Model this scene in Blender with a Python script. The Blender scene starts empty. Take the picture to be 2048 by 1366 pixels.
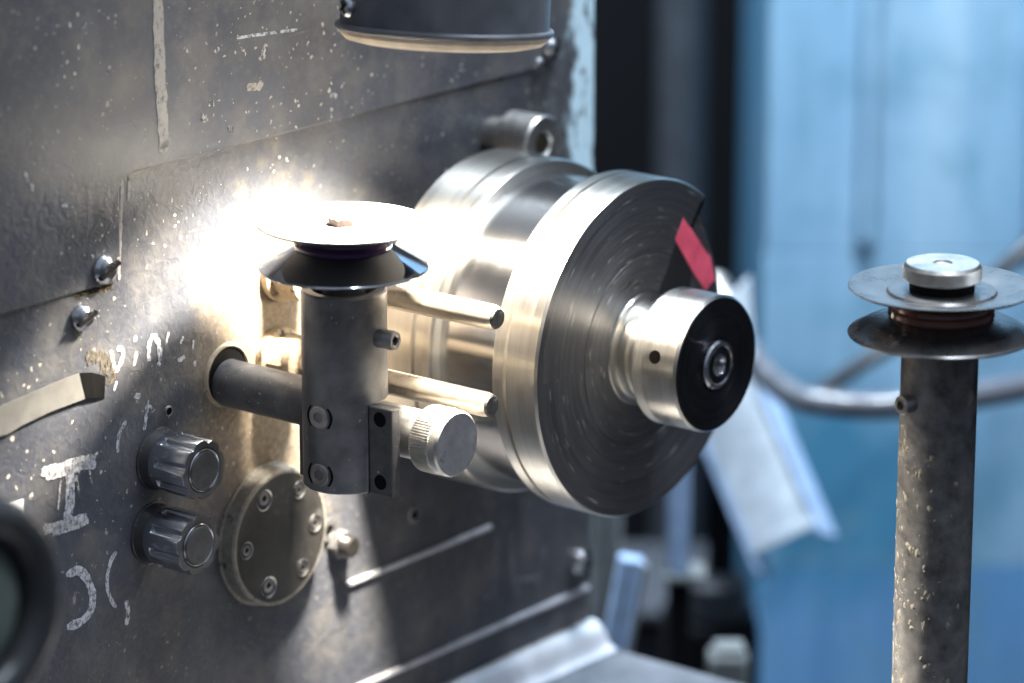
import bpy, bmesh, math, random
from math import sin, cos, pi, radians, sqrt, atan2
from mathutils import Vector, Matrix

random.seed(7)
sc = bpy.context.scene
COL = sc.collection

# ------------------------------------------------------------------ camera
PHI, TH, FPX = radians(38.5), radians(16.0), 7750.0        # heading off the panel, pitch, focal length in 2048-px pixels
FWD = Vector((cos(PHI) * cos(TH), sin(PHI) * cos(TH), -sin(TH)))
RIGHT = Vector((sin(PHI), -cos(PHI), 0.0))
UP = RIGHT.cross(FWD)
FWDH = Vector((cos(PHI), sin(PHI), 0.0))
CAM = Vector((-1.30228, -1.07537, 0.46737))
cam_d = bpy.data.cameras.new("camera")
cam_d.sensor_width = 36.0
cam_d.lens = FPX / 2048 * 36.0
cam_d.clip_start = 0.05
cam_d.clip_end = 60
cam_d.dof.use_dof = True
cam_d.dof.focus_distance = 1.605
cam_d.dof.aperture_fstop = 4.4
cam = bpy.data.objects.new("camera", cam_d)
COL.objects.link(cam)
cam.matrix_world = Matrix.Translation(CAM) @ Matrix((RIGHT, UP, -FWD)).transposed().to_4x4()
sc.camera = cam

# ------------------------------------------------------------------ world, exposure, added fill lights
w = bpy.data.worlds.new("World")
sc.world = w
w.use_nodes = True
nt = w.node_tree
bg = nt.nodes["Background"]
tc = nt.nodes.new("ShaderNodeTexCoord")
sp = nt.nodes.new("ShaderNodeSeparateXYZ")
mr = nt.nodes.new("ShaderNodeMapRange")
mr.inputs[1].default_value = -1.0
mr.inputs[2].default_value = 1.0
rp = nt.nodes.new("ShaderNodeValToRGB")
rp.color_ramp.elements[0].position = 0.0
rp.color_ramp.elements[0].color = (0.018, 0.02, 0.026, 1)
rp.color_ramp.elements[1].position = 1.0
rp.color_ramp.elements[1].color = (0.36, 0.42, 0.52, 1)
e = rp.color_ramp.elements.new(0.42); e.color = (0.035, 0.04, 0.05, 1)
e = rp.color_ramp.elements.new(0.60); e.color = (0.12, 0.145, 0.19, 1)
e = rp.color_ramp.elements.new(0.75); e.color = (0.30, 0.36, 0.47, 1)
nt.links.new(tc.outputs["Generated"], sp.inputs[0])
nt.links.new(sp.outputs[2], mr.inputs[0])
nt.links.new(mr.outputs[0], rp.inputs[0])
nt.links.new(rp.outputs[0], bg.inputs[0])
bg.inputs[1].default_value = 0.82
sc.view_settings.view_transform = 'Standard'
sc.view_settings.look = 'None'
sc.view_settings.exposure = 0.28
sc.view_settings.gamma = 1.0


def area_light(name, loc, target, sx, sy, power, color):
    d = bpy.data.lights.new(name, 'AREA')
    d.shape = 'RECTANGLE'
    d.size, d.size_y, d.energy, d.color = sx, sy, power, color
    o = bpy.data.objects.new(name, d)
    COL.objects.link(o)
    o.location = loc
    v = Vector(target) - Vector(loc)
    o.rotation_euler = v.to_track_quat('-Z', 'Y').to_euler()
    return o


# added unseen cool lights: one brightens the blue cabinet, one fills the machine
area_light("cool_fill_light", (0.27, 0.10, 1.15), (0.55, 0.10, 0.0), 0.9, 0.12, 62, (0.80, 0.90, 1.0))
area_light("cool_fill_light", (-0.10, -1.1, 2.2), (-0.0, -0.1, 0.0), 1.3, 0.20, 23, (0.80, 0.90, 1.0))

cy = sc.cycles
cy.use_denoising = True
cy.max_bounces = 8
cy.glossy_bounces = 5
cy.diffuse_bounces = 4
cy.sample_clamp_indirect = 6.0
cy.blur_glossy = 0.6
cy.caustics_reflective = True


def depth_point(px, py, d):
    """a place in the room: direction seen from the camera position at (px, py), d metres deep"""
    return CAM + (FWD + RIGHT * ((px - 1024) / FPX) - UP * ((py - 683) / FPX)) * d


def panel(px, py, y=0.0):
    """the place on the plane Y = y (the machine front is Y = 0)"""
    r = FWD + RIGHT * ((px - 1024) / FPX) - UP * ((py - 683) / FPX)
    return CAM + r * ((y - CAM.y) / r.y)


# ------------------------------------------------------------------ helpers
def tag(o, label=None, cat=None, group=None, kind=None):
    if label: o["label"] = label
    if cat: o["category"] = cat
    if group: o["group"] = group
    if kind: o["kind"] = kind
    return o


def thing(name, label, cat, loc=(0, 0, 0), rot=(0, 0, 0), group=None):
    o = bpy.data.objects.new(name, None)
    o.empty_display_size = 0.01
    COL.objects.link(o)
    o.location = loc
    o.rotation_euler = rot
    return tag(o, label, cat, group)


def obj(name, bm, mat, parent=None, loc=None, rot=None, smooth=20, label=None):
    me = bpy.data.meshes.new(name)
    bmesh.ops.recalc_face_normals(bm, faces=bm.faces)
    bm.to_mesh(me)
    bm.free()
    if smooth:
        me.shade_smooth()
        me.set_sharp_from_angle(angle=radians(smooth))
    me.materials.append(mat)
    o = bpy.data.objects.new(name, me)
    COL.objects.link(o)
    if parent: o.parent = parent
    if loc is not None: o.location = loc
    if rot is not None: o.rotation_euler = rot
    if label: o["label"] = label
    return o


def hexf(a):
    t = (a % (pi / 3)) - pi / 6
    return cos(pi / 6) / cos(t)


def lathe(prof, n=64, bm=None, M=None, closed=False):
    """revolve (r, z[, f(angle)]) about Z"""
    bm = bm or bmesh.new()
    rings = []
    for p in prof:
        r, z = p[0], p[1]
        f = p[2] if len(p) > 2 else None
        if r <= 1e-9:
            v = bm.verts.new((0, 0, z)); rings.append([v])
        else:
            L = []
            for i in range(n):
                a = 2 * pi * i / n
                rr = r * (f(a) if f else 1)
                L.append(bm.verts.new((rr * cos(a), rr * sin(a), z)))
            rings.append(L)
    pairs = list(zip(rings, rings[1:]))
    if closed: pairs.append((rings[-1], rings[0]))
    for A, B in pairs:
        if len(A) == 1 and len(B) == 1: continue
        for i in range(n):
            j = (i + 1) % n
            if len(A) == 1: bm.faces.new((A[0], B[i], B[j]))
            elif len(B) == 1: bm.faces.new((A[i], A[j], B[0]))
            else: bm.faces.new((A[i], A[j], B[j], B[i]))
    if M is not None:
        s = set()
        for R in rings: s.update(R)
        bmesh.ops.transform(bm, matrix=M, verts=list(s))
    return bm


def box(x0, x1, y0, y1, z0, z1, bev=0.0, bm=None, seg=2):
    own = bm is None
    bm = bm or bmesh.new()
    vs = [bm.verts.new((x, y, z)) for x in (x0, x1) for y in (y0, y1) for z in (z0, z1)]
    for q in ((0, 1, 3, 2), (4, 6, 7, 5), (0, 4, 5, 1), (2, 3, 7, 6), (0, 2, 6, 4), (1, 5, 7, 3)):
        bm.faces.new([vs[i] for i in q])
    if bev and own:
        bmesh.ops.bevel(bm, geom=bm.edges[:], offset=bev, segments=seg, affect='EDGES', profile=0.5)
    return bm


def prism(poly, z0, z1, bev=0.0, seg=2):
    """extrude a 2-D outline along Z"""
    bm = bmesh.new()
    a = [bm.verts.new((x, y, z0)) for x, y in poly]
    b = [bm.verts.new((x, y, z1)) for x, y in poly]
    n = len(poly)
    bm.faces.new(a[::-1]); top = bm.faces.new(b)
    for i in range(n):
        bm.faces.new((a[i], a[(i + 1) % n], b[(i + 1) % n], b[i]))
    if bev:
        bmesh.ops.recalc_face_normals(bm, faces=bm.faces)
        bmesh.ops.bevel(bm, geom=list(top.edges), offset=bev, segments=seg, affect='EDGES', profile=0.5)
    return bm


def spline(pts, n=10):
    P = [Vector(p) for p in pts]
    out = []
    for i in range(len(P) - 1):
        p0 = P[max(i - 1, 0)]; p1 = P[i]; p2 = P[i + 1]; p3 = P[min(i + 2, len(P) - 1)]
        for k in range(n):
            t = k / n
            out.append(0.5 * ((2 * p1) + (p2 - p0) * t + (2 * p0 - 5 * p1 + 4 * p2 - p3) * t * t + (3 * p1 - p0 - 3 * p2 + p3) * t ** 3))
    out.append(P[-1])
    return out


def tube(pts, r, n=20, bm=None):
    bm = bm or bmesh.new()
    rings = []
    for i, p in enumerate(pts):
        d = (pts[min(i + 1, len(pts) - 1)] - pts[max(i - 1, 0)]).normalized()
        u = d.cross(Vector((0.13, 0.31, 0.94))).normalized(); v = d.cross(u)
        rings.append([bm.verts.new(p + (u * cos(2 * pi * k / n) + v * sin(2 * pi * k / n)) * r) for k in range(n)])
    for A, B in zip(rings, rings[1:]):
        for k in range(n):
            bm.faces.new((A[k], A[(k + 1) % n], B[(k + 1) % n], B[k]))
    bm.faces.new(rings[0]); bm.faces.new(rings[-1][::-1])
    return bm


OUT = (pi / 2, 0, 0)          # local Z -> out of the machine front (-Y), local Y -> up


# ------------------------------------------------------------------ materials
class Mat:
    def __init__(s, name):
        s.m = bpy.data.materials.new(name); s.m.use_nodes = True
        s.t = s.m.node_tree; s.b = s.t.nodes["Principled BSDF"]
        s.co = s.n("ShaderNodeTexCoord").outputs["Object"]

    def n(s, typ, **kw):
        nd = s.t.nodes.new(typ)
        for k, v in kw.items(): setattr(nd, k, v)
        return nd

    def set(s, **kw):
        for k, v in kw.items():
            i = s.b.inputs[k.replace('_', ' ')]
            if hasattr(v, 'node'): s.t.links.new(v, i)
            else: i.default_value = v if not (isinstance(v, tuple) and len(v) == 3 and i.type == 'RGBA') else (*v, 1)
        return s

    def link(s, v, i):
        if hasattr(v, 'node'): s.t.links.new(v, i)
        elif isinstance(v, tuple) and i.type == 'RGBA' and len(v) == 3: i.default_value = (*v, 1)
        else: i.default_value = v

    def noise(s, scale, detail=4, rough=0.55, co=None, stretch=None, dist=0.0, out="Fac"):
        nd = s.n("ShaderNodeTexNoise")
        nd.inputs["Scale"].default_value = scale; nd.inputs["Detail"].default_value = detail
        nd.inputs["Roughness"].default_value = rough; nd.inputs["Distortion"].default_value = dist
        c = co or s.co
        if stretch:
            mp = s.n("ShaderNodeMapping"); mp.inputs["Scale"].default_value = stretch
            s.link(c, mp.inputs[0]); c = mp.outputs[0]
        s.link(c, nd.inputs["Vector"])
        return nd.outputs[out]

    def ramp(s, fac, *stops):
        nd = s.n("ShaderNodeValToRGB"); el = nd.color_ramp.elements
        while len(el) < len(stops): el.new(0.5)
        for k, (p, c) in zip(el, stops):
            k.position = p; k.color = (c, c, c, 1) if not isinstance(c, tuple) else (*c, 1)
        s.link(fac, nd.inputs[0]); return nd.outputs[0]

    def mix(s, f, a, b):
        nd = s.n("ShaderNodeMix", data_type='RGBA')
        s.link(f, nd.inputs[0]); s.link(a, nd.inputs[6]); s.link(b, nd.inputs[7]); return nd.outputs[2]

    def math(s, op, a, b=0.0, clamp=False):
        nd = s.n("ShaderNodeMath", operation=op); nd.use_clamp = clamp
        s.link(a, nd.inputs[0]); s.link(b, nd.inputs[1]); return nd.outputs[0]

    def xyz(s, co=None):
        nd = s.n("ShaderNodeSeparateXYZ"); s.link(co or s.co, nd.inputs[0]); return nd.outputs

    def comb(s, x, y, z):
        nd = s.n("ShaderNodeCombineXYZ")
        for i, v in enumerate((x, y, z)): s.link(v, nd.inputs[i])
        return nd.outputs[0]

    def bump(s, h, strength=0.3, dist=0.001, prev=None):
        nd = s.n("ShaderNodeBump"); nd.inputs["Strength"].default_value = strength; nd.inputs["Distance"].default_value = dist
        s.link(h, nd.inputs["Height"])
        if prev is not None: s.link(prev, nd.inputs["Normal"])
        s.t.links.new(nd.outputs[0], s.b.inputs["Normal"]); return nd.outputs[0]

    def specks(s, scale, size, prob, stretch=None, seed=0.0):
        """irregular splashes: a voronoi cell keeps its spot only with some probability, each of its own size"""
        c = s.co
        nn = s.noise(260, 2, out="Color")
        ad = s.n("ShaderNodeMixRGB", blend_type='ADD'); ad.inputs[0].default_value = 0.004
        s.link(c, ad.inputs[1]); s.link(nn, ad.inputs[2]); c = ad.outputs[0]
        mp = s.n("ShaderNodeMapping"); mp.inputs["Scale"].default_value = stretch or (1, 1, 1); mp.inputs["Location"].default_value = (seed, seed * 0.7, seed * 1.3)
        s.link(c, mp.inputs[0])
        vo = s.n("ShaderNodeTexVoronoi"); vo.inputs["Scale"].default_value = scale
        s.link(mp.outputs[0], vo.inputs["Vector"])
        cx = s.xyz(vo.outputs["Color"])
        rad = s.math('MULTIPLY', s.math('POWER', cx[0], 2.2), size)
        keep = s.math('LESS_THAN', cx[1], prob)
        d = s.math('SUBTRACT', rad, vo.outputs["Distance"])
        return s.math('MULTIPLY', s.math('MULTIPLY', d, 18.0, True), keep, True)


def steel(name, col, rough, metallic=1.0, var=0.35, scale=220, grain=None, bump=0.0, dirt=None, aniso=0.0, spatter=None):
    m = Mat(name)
    n1 = m.noise(scale, 5)
    n2 = m.noise(scale * 0.16, 4)
    f = m.math('MULTIPLY', m.math('ADD', n1, n2), 0.5)
    lo = tuple(c * (1 - var) for c in col); hi = tuple(min(1, c * (1 + var * 0.5)) for c in col)
    c = m.ramp(f, (0.35, lo), (0.62, hi))
    if dirt:
        dcol, amount = dirt
        dn = m.noise(scale * 0.35, 6, 0.65)
        mask = m.ramp(dn, (0.62 - amount * 0.3, 0.0), (0.70 - amount * 0.3, 1.0))
        c = m.mix(mask, c, dcol)
        m.set(Metallic=m.math('SUBTRACT', metallic, m.math('MULTIPLY', mask, metallic * 0.9)))
    else:
        m.set(Metallic=metallic)
    if spatter:
        sk = m.math('MAXIMUM', m.specks(spatter, 0.20, 0.22, seed=1.7), m.math('MULTIPLY', m.specks(spatter * 2.6, 0.30, 0.20, seed=4.1), 0.8))
        run = m.ramp(m.noise(1.0, 4, 0.6, stretch=(95, 95, 9)), (0.55, 0.0), (0.72, 0.55))
        c = m.mix(m.math('MAXIMUM', m.math('MULTIPLY', run, 0.4), sk), c, (0.42, 0.42, 0.43))
    m.set(Base_Color=c, Roughness=m.ramp(f, (0.3, rough * 0.8), (0.7, min(1, rough * 1.3))))
    if aniso:
        tg = m.n("ShaderNodeTangent"); tg.direction_type = 'RADIAL'; tg.axis = 'Z'
        m.set(Anisotropic=aniso, Tangent=tg.outputs[0])
    if bump: m.bump(n1, bump, 0.0006)
    return m.m


def turned(name, col, rough, aniso=0.7, streak=0.25, face=False, spots=0.0):
    """lathe-turned metal: fine tool marks running round the axis"""
    m = Mat(name)
    x, y, z = m.xyz()
    r = m.math('SQRT', m.math('ADD', m.math('MULTIPLY', x, x), m.math('MULTIPLY', y, y)))
    a = m.math('ARCTAN2', y, x)
    co = m.comb(m.math('MULTIPLY', r, 900.0), m.math('MULTIPLY', a, 0.5), m.math('MULTIPLY', z, 900.0))
    n1 = m.noise(1.0, 5, 0.6, co=co)
    co2 = m.comb(m.math('MULTIPLY', r, 260.0), m.math('MULTIPLY', a, 1.3), m.math('MULTIPLY', z, 260.0))
    n2 = m.noise(1.0, 4, 0.6, co=co2)
    f = m.math('MULTIPLY', m.math('ADD', n1, n2), 0.5)
    lo = tuple(c * (1 - streak) for c in col); hi = tuple(min(1, c * (1 + streak)) for c in col)
    c = m.ramp(f, (0.36, lo), (0.64, hi))
    if spots:
        co3 = m.comb(m.math('MULTIPLY', r, 650.0), m.math('MULTIPLY', a, 3.2), m.math('MULTIPLY', z, 420.0))
        sn = m.noise(1.0, 3, 0.55, co=co3)
        mask = m.math('MULTIPLY', m.ramp(sn, (0.63, 0.0), (0.71, 1.0)), spots)
        c = m.mix(mask, c, (0.62, 0.62, 0.64))
        m.set(Metallic=m.math('SUBTRACT', 0.72, m.math('MULTIPLY', mask, 0.5)))
    else:
        m.set(Metallic=1.0)
    tg = m.n("ShaderNodeTangent"); tg.direction_type = 'RADIAL'; tg.axis = 'Z'
    m.set(Base_Color=c, Roughness=m.ramp(f, (0.3, rough * 0.85), (0.7, rough * 1.15)), Anisotropic=aniso, Anisotropic_Rotation=0.25, Tangent=tg.outputs[0])
    m.bump(n1, 0.05, 0.0003)
    return m.m


def plain(name, col, rough, metallic=0.0, **kw):
    m = Mat(name)
    n = m.noise(90, 5)
    m.set(Base_Color=m.ramp(n, (0.3, tuple(c * 0.75 for c in col)), (0.7, tuple(min(1, c * 1.15) for c in col))),
          Roughness=m.ramp(n, (0.3, rough * 0.85), (0.7, min(1, rough * 1.2))), Metallic=metallic, **kw)
    return m.m


def panel_paint():
    m = Mat("worn_panel_paint")
    X, Y, Z = m.xyz()
    Z = m.math('SUBTRACT', Z, 0.2)          # heights measured from the wheel axis
    big = m.noise(9, 5, 0.6)
    mid = m.noise(42, 6, 0.62)
    fine = m.noise(330, 4, 0.6)
    vert = m.noise(1.0, 4, 0.55, stretch=(60, 60, 7))
    c = m.ramp(big, (0.32, (0.064, 0.074, 0.098)), (0.5, (0.080, 0.085, 0.100)), (0.68, (0.105, 0.102, 0.104)))
    c = m.mix(m.math('MULTIPLY', m.ramp(mid, (0.47, 0.0), (0.68, 1.0)), 0.75), c, (0.168, 0.160, 0.152))
    grime = m.noise(17, 6, 0.68)
    c = m.mix(m.math('MULTIPLY', m.ramp(grime, (0.42, 1.0), (0.56, 0.0)), 0.45), c, (0.038, 0.039, 0.048))
    c = m.mix(m.math('MULTIPLY', m.ramp(vert, (0.45, 0.0), (0.75, 1.0)), 0.30), c, (0.036, 0.042, 0.062))
    c = m.mix(m.math('MULTIPLY', m.ramp(fine, (0.5, 0.0), (0.72, 1.0)), 0.30), c, (0.15, 0.147, 0.145))
    # tan abrasive dust settled round the bar sockets
    dx = m.math('MULTIPLY', m.math('ADD', X, 0.118), 20.0); dz = m.math('MULTIPLY', m.math('ADD', Z, 0.005), 12.5)
    d = m.math('SQRT', m.math('ADD', m.math('MULTIPLY', dx, dx), m.math('MULTIPLY', dz, dz)))
    dust = m.math('SUBTRACT', m.math('ADD', 1.15, m.math('MULTIPLY', m.math('SUBTRACT', mid, 0.5), 1.6)), d, True)
    dust = m.math('MULTIPLY', dust, 1.5, True)
    dcol = m.ramp(fine, (0.35, (0.20, 0.155, 0.105)), (0.65, (0.34, 0.275, 0.195)))
    c = m.mix(m.math('MULTIPLY', dust, 0.8), c, dcol)
    # splashes of cream compound
    s1 = m.specks(190, 0.20, 0.32, stretch=(1.0, 1.0, 0.75), seed=0.0)
    s2 = m.specks(460, 0.42, 0.42, seed=2.3)
    s3 = m.specks(80, 0.17, 0.35, stretch=(1.9, 1.9, 0.6), seed=5.1)
    zone = m.ramp(m.noise(14, 3), (0.40, 0.0), (0.60, 1.0))
    sp = m.math('MAXIMUM', m.math('MULTIPLY', m.math('MULTIPLY', s1, 0.8), m.math('ADD', 0.30, m.math('MULTIPLY', zone, 0.7))), m.math('MULTIPLY', s2, zone))
    sp = m.math('MAXIMUM', sp, m.math('MULTIPLY', s3, 0.55))
    fade = m.n("ShaderNodeMapRange"); fade.inputs[1].default_value = -0.13; fade.inputs[2].default_value = 0.0
    fade.inputs[3].default_value = 0.22; fade.inputs[4].default_value = 1.0
    m.link(Z, fade.inputs[0])
    sp = m.math('MULTIPLY', sp, fade.outputs[0])
    c = m.mix(sp, c, (0.62, 0.57, 0.47))
    # fine scratches
    sc1 = m.noise(1.0, 2, 0.5, stretch=(14, 14, 520))
    scm = m.math('MULTIPLY', m.ramp(sc1, (0.66, 0.0), (0.71, 1.0)), m.ramp(big, (0.45, 0.0), (0.6, 0.6)))
    c = m.mix(scm, c, (0.16, 0.16, 0.17))
    # light blue paint left along the right-hand edge, flaking
    edge = m.math('ADD', X, m.math('MULTIPLY', m.math('SUBTRACT', m.noise(48, 4, 0.6, stretch=(1, 1, 0.55)), 0.5), 0.060))
    top = m.n("ShaderNodeMapRange"); top.inputs[1].default_value = -0.02; top.inputs[2].default_value = 0.03
    m.link(Z, top.inputs[0])
    blue = m.math('MULTIPLY', m.ramp(edge, (0.0895, 0.0), (0.0915, 1.0)), top.outputs[0])
    flake = m.ramp(m.noise(130, 4, 0.6, stretch=(1, 1, 0.5)), (0.55, 1.0), (0.61, 0.0))
    blue = m.math('MULTIPLY', blue, flake)
    c = m.mix(blue, c, (0.60, 0.80, 0.90))
    rough = m.ramp(mid, (0.3, 0.30), (0.7, 0.46))
    rough = m.math('MAXIMUM', rough, m.math('MULTIPLY', m.math('MAXIMUM', dust, sp), 0.75))
    m.set(Base_Color=c, Roughness=rough, Specular_IOR_Level=0.34, Metallic=0.0)
    orange = m.noise(210, 3, 0.5, dist=0.8)
    zone2 = m.n("ShaderNodeMapRange"); zone2.inputs[1].default_value = 0.094; zone2.inputs[2].default_value = 0.102
    zone2.inputs[3].default_value = 1.5; zone2.inputs[4].default_value = 0.35
    m.link(Z, zone2.inputs[0])
    h = m.math('ADD', m.math('MULTIPLY', orange, zone2.outputs[0]), m.math('ADD', m.math('MULTIPLY', fine, 0.25), m.math('MULTIPLY', m.math('ADD', sp, blue), 0.7)))
    m.bump(h, 0.40, 0.0008)
    return m.m


def chalk(name, col, cover=0.55, rough=0.8):
    """brushed-on paint: broken coverage, dry edges"""
    m = Mat(name)
    n = m.noise(1.0, 6, 0.65, stretch=(900, 900, 260))
    n2 = m.noise(420, 4, 0.6)
    f = m.math('ADD', m.math('MULTIPLY', n, 0.5), m.math('MULTIPLY', n2, 0.5))
    m.set(Base_Color=m.ramp(n2, (0.3, tuple(c * 0.8 for c in col)), (0.7, col)), Roughness=rough,
          Alpha=m.ramp(f, (0.55 - cover * 0.28, 0.0), (0.72 - cover * 0.28, 1.0)))
    return m.m


M_panel = panel_paint()
M_white_paint = chalk("white_brush_paint", (0.62, 0.62, 0.65), 0.62)
M_dry_paint = chalk("dry_white_chalk", (0.62, 0.60, 0.57), 0.45, 0.42)
M_tan_run = chalk("tan_paint_run", (0.42, 0.39, 0.35), 0.85, 0.36)
M_faint = chalk("faint_scuff", (0.22, 0.24, 0.27), 0.45)
M_tape = plain("masking_tape", (0.15, 0.146, 0.135), 0.75)
M_label = plain("paper_label", (0.85, 0.85, 0.86), 0.7)
M_dark = plain("black_recess", (0.006, 0.006, 0.007), 0.8, Specular_IOR_Level=0.1)
M_wheel_rim = turned("turned_rim_steel", (0.58, 0.56, 0.52), 0.32, 0.75, 0.10)
M_wheel_face = turned("dark_turned_face", (0.125, 0.128, 0.138), 0.40, 0.80, 0.30, spots=0.6)
M_drum = turned("polished_drum", (0.66, 0.65, 0.64), 0.15, 0.92, 0.02)
M_cap_face = turned("black_cap_face", (0.07, 0.072, 0.08), 0.34, 0.7, 0.3)
M_red = plain("red_paint", (0.98, 0.12, 0.20), 0.5)
M_chrome = steel("worn_chrome", (0.60, 0.61, 0.64), 0.20, var=0.3, scale=300, dirt=((0.08, 0.075, 0.07), 0.15))
M_bright = steel("bright_steel", (0.72, 0.71, 0.69), 0.22, var=0.15)
M_dull = steel("dull_steel", (0.40, 0.39, 0.38), 0.42, var=0.3, scale=260, bump=0.15)
M_knurl = steel("knurled_steel", (0.62, 0.60, 0.56), 0.34, var=0.2, scale=400)
M_thumb_face = steel("grey_knob_end", (0.30, 0.30, 0.31), 0.55, 0.4, var=0.25, scale=260, dirt=((0.12, 0.12, 0.12), 0.1), bump=0.1)
M_nut = steel("brown_nut", (0.10, 0.075, 0.06), 0.5, 0.3, var=0.3)
M_knobch = steel("satin_knob_chrome", (0.46, 0.48, 0.53), 0.22, 0.95, var=0.06, scale=150)
M_oily = steel("oily_thread", (0.055, 0.052, 0.05), 0.34, 0.7, var=0.3)
M_kcap = steel("dark_knob_cap", (0.15, 0.148, 0.145), 0.34, 0.6, var=0.35, scale=200, bump=0.05)
M_post = steel("blackened_post", (0.20, 0.20, 0.208), 0.40, 0.5, var=0.45, scale=110, bump=0.12, dirt=((0.25, 0.25, 0.26), -0.05), spatter=170)
M_arm = steel("blackened_arm", (0.12, 0.118, 0.12), 0.50, 0.4, var=0.35, scale=210, bump=0.2, dirt=((0.05, 0.045, 0.04), 0.05), spatter=260)
M_bar = steel("dusty_bar", (0.64, 0.56, 0.45), 0.30, 0.95, var=0.14, scale=420)
M_bartip = steel("sooty_bar_end", (0.10, 0.095, 0.09), 0.55, 0.5, var=0.6, scale=500, bump=0.5, dirt=((0.40, 0.37, 0.33), 0.1))
M_rust = steel("dust_caked_nut", (0.46, 0.37, 0.26), 0.8, 0.1, var=0.35, scale=420, bump=0.9, dirt=((0.05, 0.045, 0.045), 0.22))
M_flange = steel("satin_flange", (0.10, 0.099, 0.098), 0.45, 0.2, var=0.10, scale=90)
M_flange_dark = steel("mirror_flange", (0.46, 0.47, 0.50), 0.09, var=0.08, scale=60)
M_disc = steel("stained_disc_steel", (0.25, 0.243, 0.24), 0.28, 0.9, var=0.35, scale=90, dirt=((0.16, 0.13, 0.09), 0.05))
M_purple = plain("violet_ceramic", (0.10, 0.045, 0.13), 0.10, Coat_Weight=0.6, Coat_Roughness=0.05)
M_amber = plain("brown_ceramic", (0.20, 0.085, 0.065), 0.10, Coat_Weight=0.6, Coat_Roughness=0.05)
M_cover = steel("dusty_cover_plate", (0.066, 0.064, 0.061), 0.45, 0.55, var=0.3, scale=200, bump=0.2, dirt=((0.095, 0.092, 0.086), 0.0))
M_cover_rim = steel("crusted_rim", (0.25, 0.235, 0.21), 0.65, 0.3, var=0.4, scale=420, bump=0.9, dirt=((0.05, 0.045, 0.04), 0.16))
M_pole = steel("scabbed_pole", (0.21, 0.205, 0.20), 0.36, 0.55, var=0.6, scale=150, bump=0.25, dirt=((0.26, 0.225, 0.175), 0.04))
M_shade = steel("black_lamp_paint", (0.12, 0.124, 0.138), 0.36, 0.0, var=0.4, scale=60, bump=0.05)
M_shade_in = plain("dull_lamp_lining", (0.22, 0.21, 0.20), 0.6)
M_lens = plain("frosted_lens_ring", (0.85, 0.70, 0.52), 0.45)
M_bed = steel("worn_bed_steel", (0.17, 0.175, 0.19), 0.33, 0.55, var=0.35, scale=70, bump=0.1, dirt=((0.07, 0.07, 0.075), 0.0))
M_ridge = steel("edge_highlight", (0.66, 0.67, 0.72), 0.42, 0.35, var=0.3, scale=260, bump=0.3)
M_rubber = plain("black_handwheel_rim", (0.045, 0.046, 0.048), 0.24)
M_hubgrey = plain("greyish_green_disc", (0.14, 0.17, 0.15), 0.5)


# ------------------------------------------------------------------ the machine front
house = thing("machine_housing", "dark grey machine front spattered with cream specks, white painted letter and flaking blue edge", "machine", (0.0, 0.0, -0.2))
HZ = Vector((0, 0, 0.2))              # parts below are given in room coordinates


def hpart(name, bm, mat, smooth=20, label=None):
    bmesh.ops.translate(bm, verts=bm.verts, vec=HZ)
    return obj(name, bm, mat, house, smooth=smooth, label=label)


def ysheet(outline, y0, y1, bev=0.0):
    """an (x, z) outline given thickness along Y, y1 < y0 being its front"""
    bm = prism([(x, z) for x, z in outline], -y0, -y1, bev)
    bmesh.ops.transform(bm, matrix=Matrix(((1, 0, 0, 0), (0, 0, -1, 0), (0, 1, 0, 0), (0, 0, 0, 1))), verts=bm.verts)
    return bm


# main casting front, with an inner body behind it
def body_front():
    bm = box(-0.75, 0.112, 0.0, 0.30, -0.183, 0.55, 0.0015)
    return bm
o = hpart("front_panel", body_front(), M_panel, 20)
o.location = -HZ + HZ   # stays at the housing origin
# sheet cover screwed over the upper and left part
cover = [(-0.75, 0.0560), (-0.222, 0.0560), (-0.2135, 0.0555), (-0.2095, 0.059), (-0.2078, 0.066), (-0.2072, 0.094), (-0.2045, 0.0985), (-0.198, 0.0995),
         (0.070, 0.0985), (0.0785, 0.0975), (0.083, 0.1015), (0.0845, 0.108), (0.0845, 0.55), (-0.75, 0.55)]
hpart("cover_sheet", ysheet(cover, 0.001, -0.0013, 0.0006), M_panel, 20)


def ribbon(pts, width, y, jitter=0.12, taper=0.25, n=6):
    """flat brush stroke on the machine front through pixel-picked places of that plane"""
    P = spline([panel(px, py, y) for px, py in pts], n)
    bm = bmesh.new()
    L, R = [], []
    k = len(P)
    for i, p in enumerate(P):
        d = (P[min(i + 1, k - 1)] - P[max(i - 1, 0)]).normalized()
        nrm = Vector((-d.z, 0, d.x))
        e = min(1.0, (min(i, k - 1 - i) / max(1, k - 1)) * 6 + (1 - taper))
        wd = width * 0.5 * e
        L.append(bm.verts.new(p + nrm * wd * (1 + random.uniform(-jitter, jitter))))
        R.append(bm.verts.new(p - nrm * wd * (1 + random.uniform(-jitter, jitter))))
    for i in range(k - 1):
        bm.faces.new((L[i], L[i + 1], R[i + 1], R[i]))
    r = bmesh.ops.extrude_face_region(bm, geom=bm.faces[:])
    bmesh.ops.translate(bm, verts=[v for v in r['geom'] if isinstance(v, bmesh.types.BMVert)], vec=(0, 0.00012, 0))
    return bm


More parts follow.
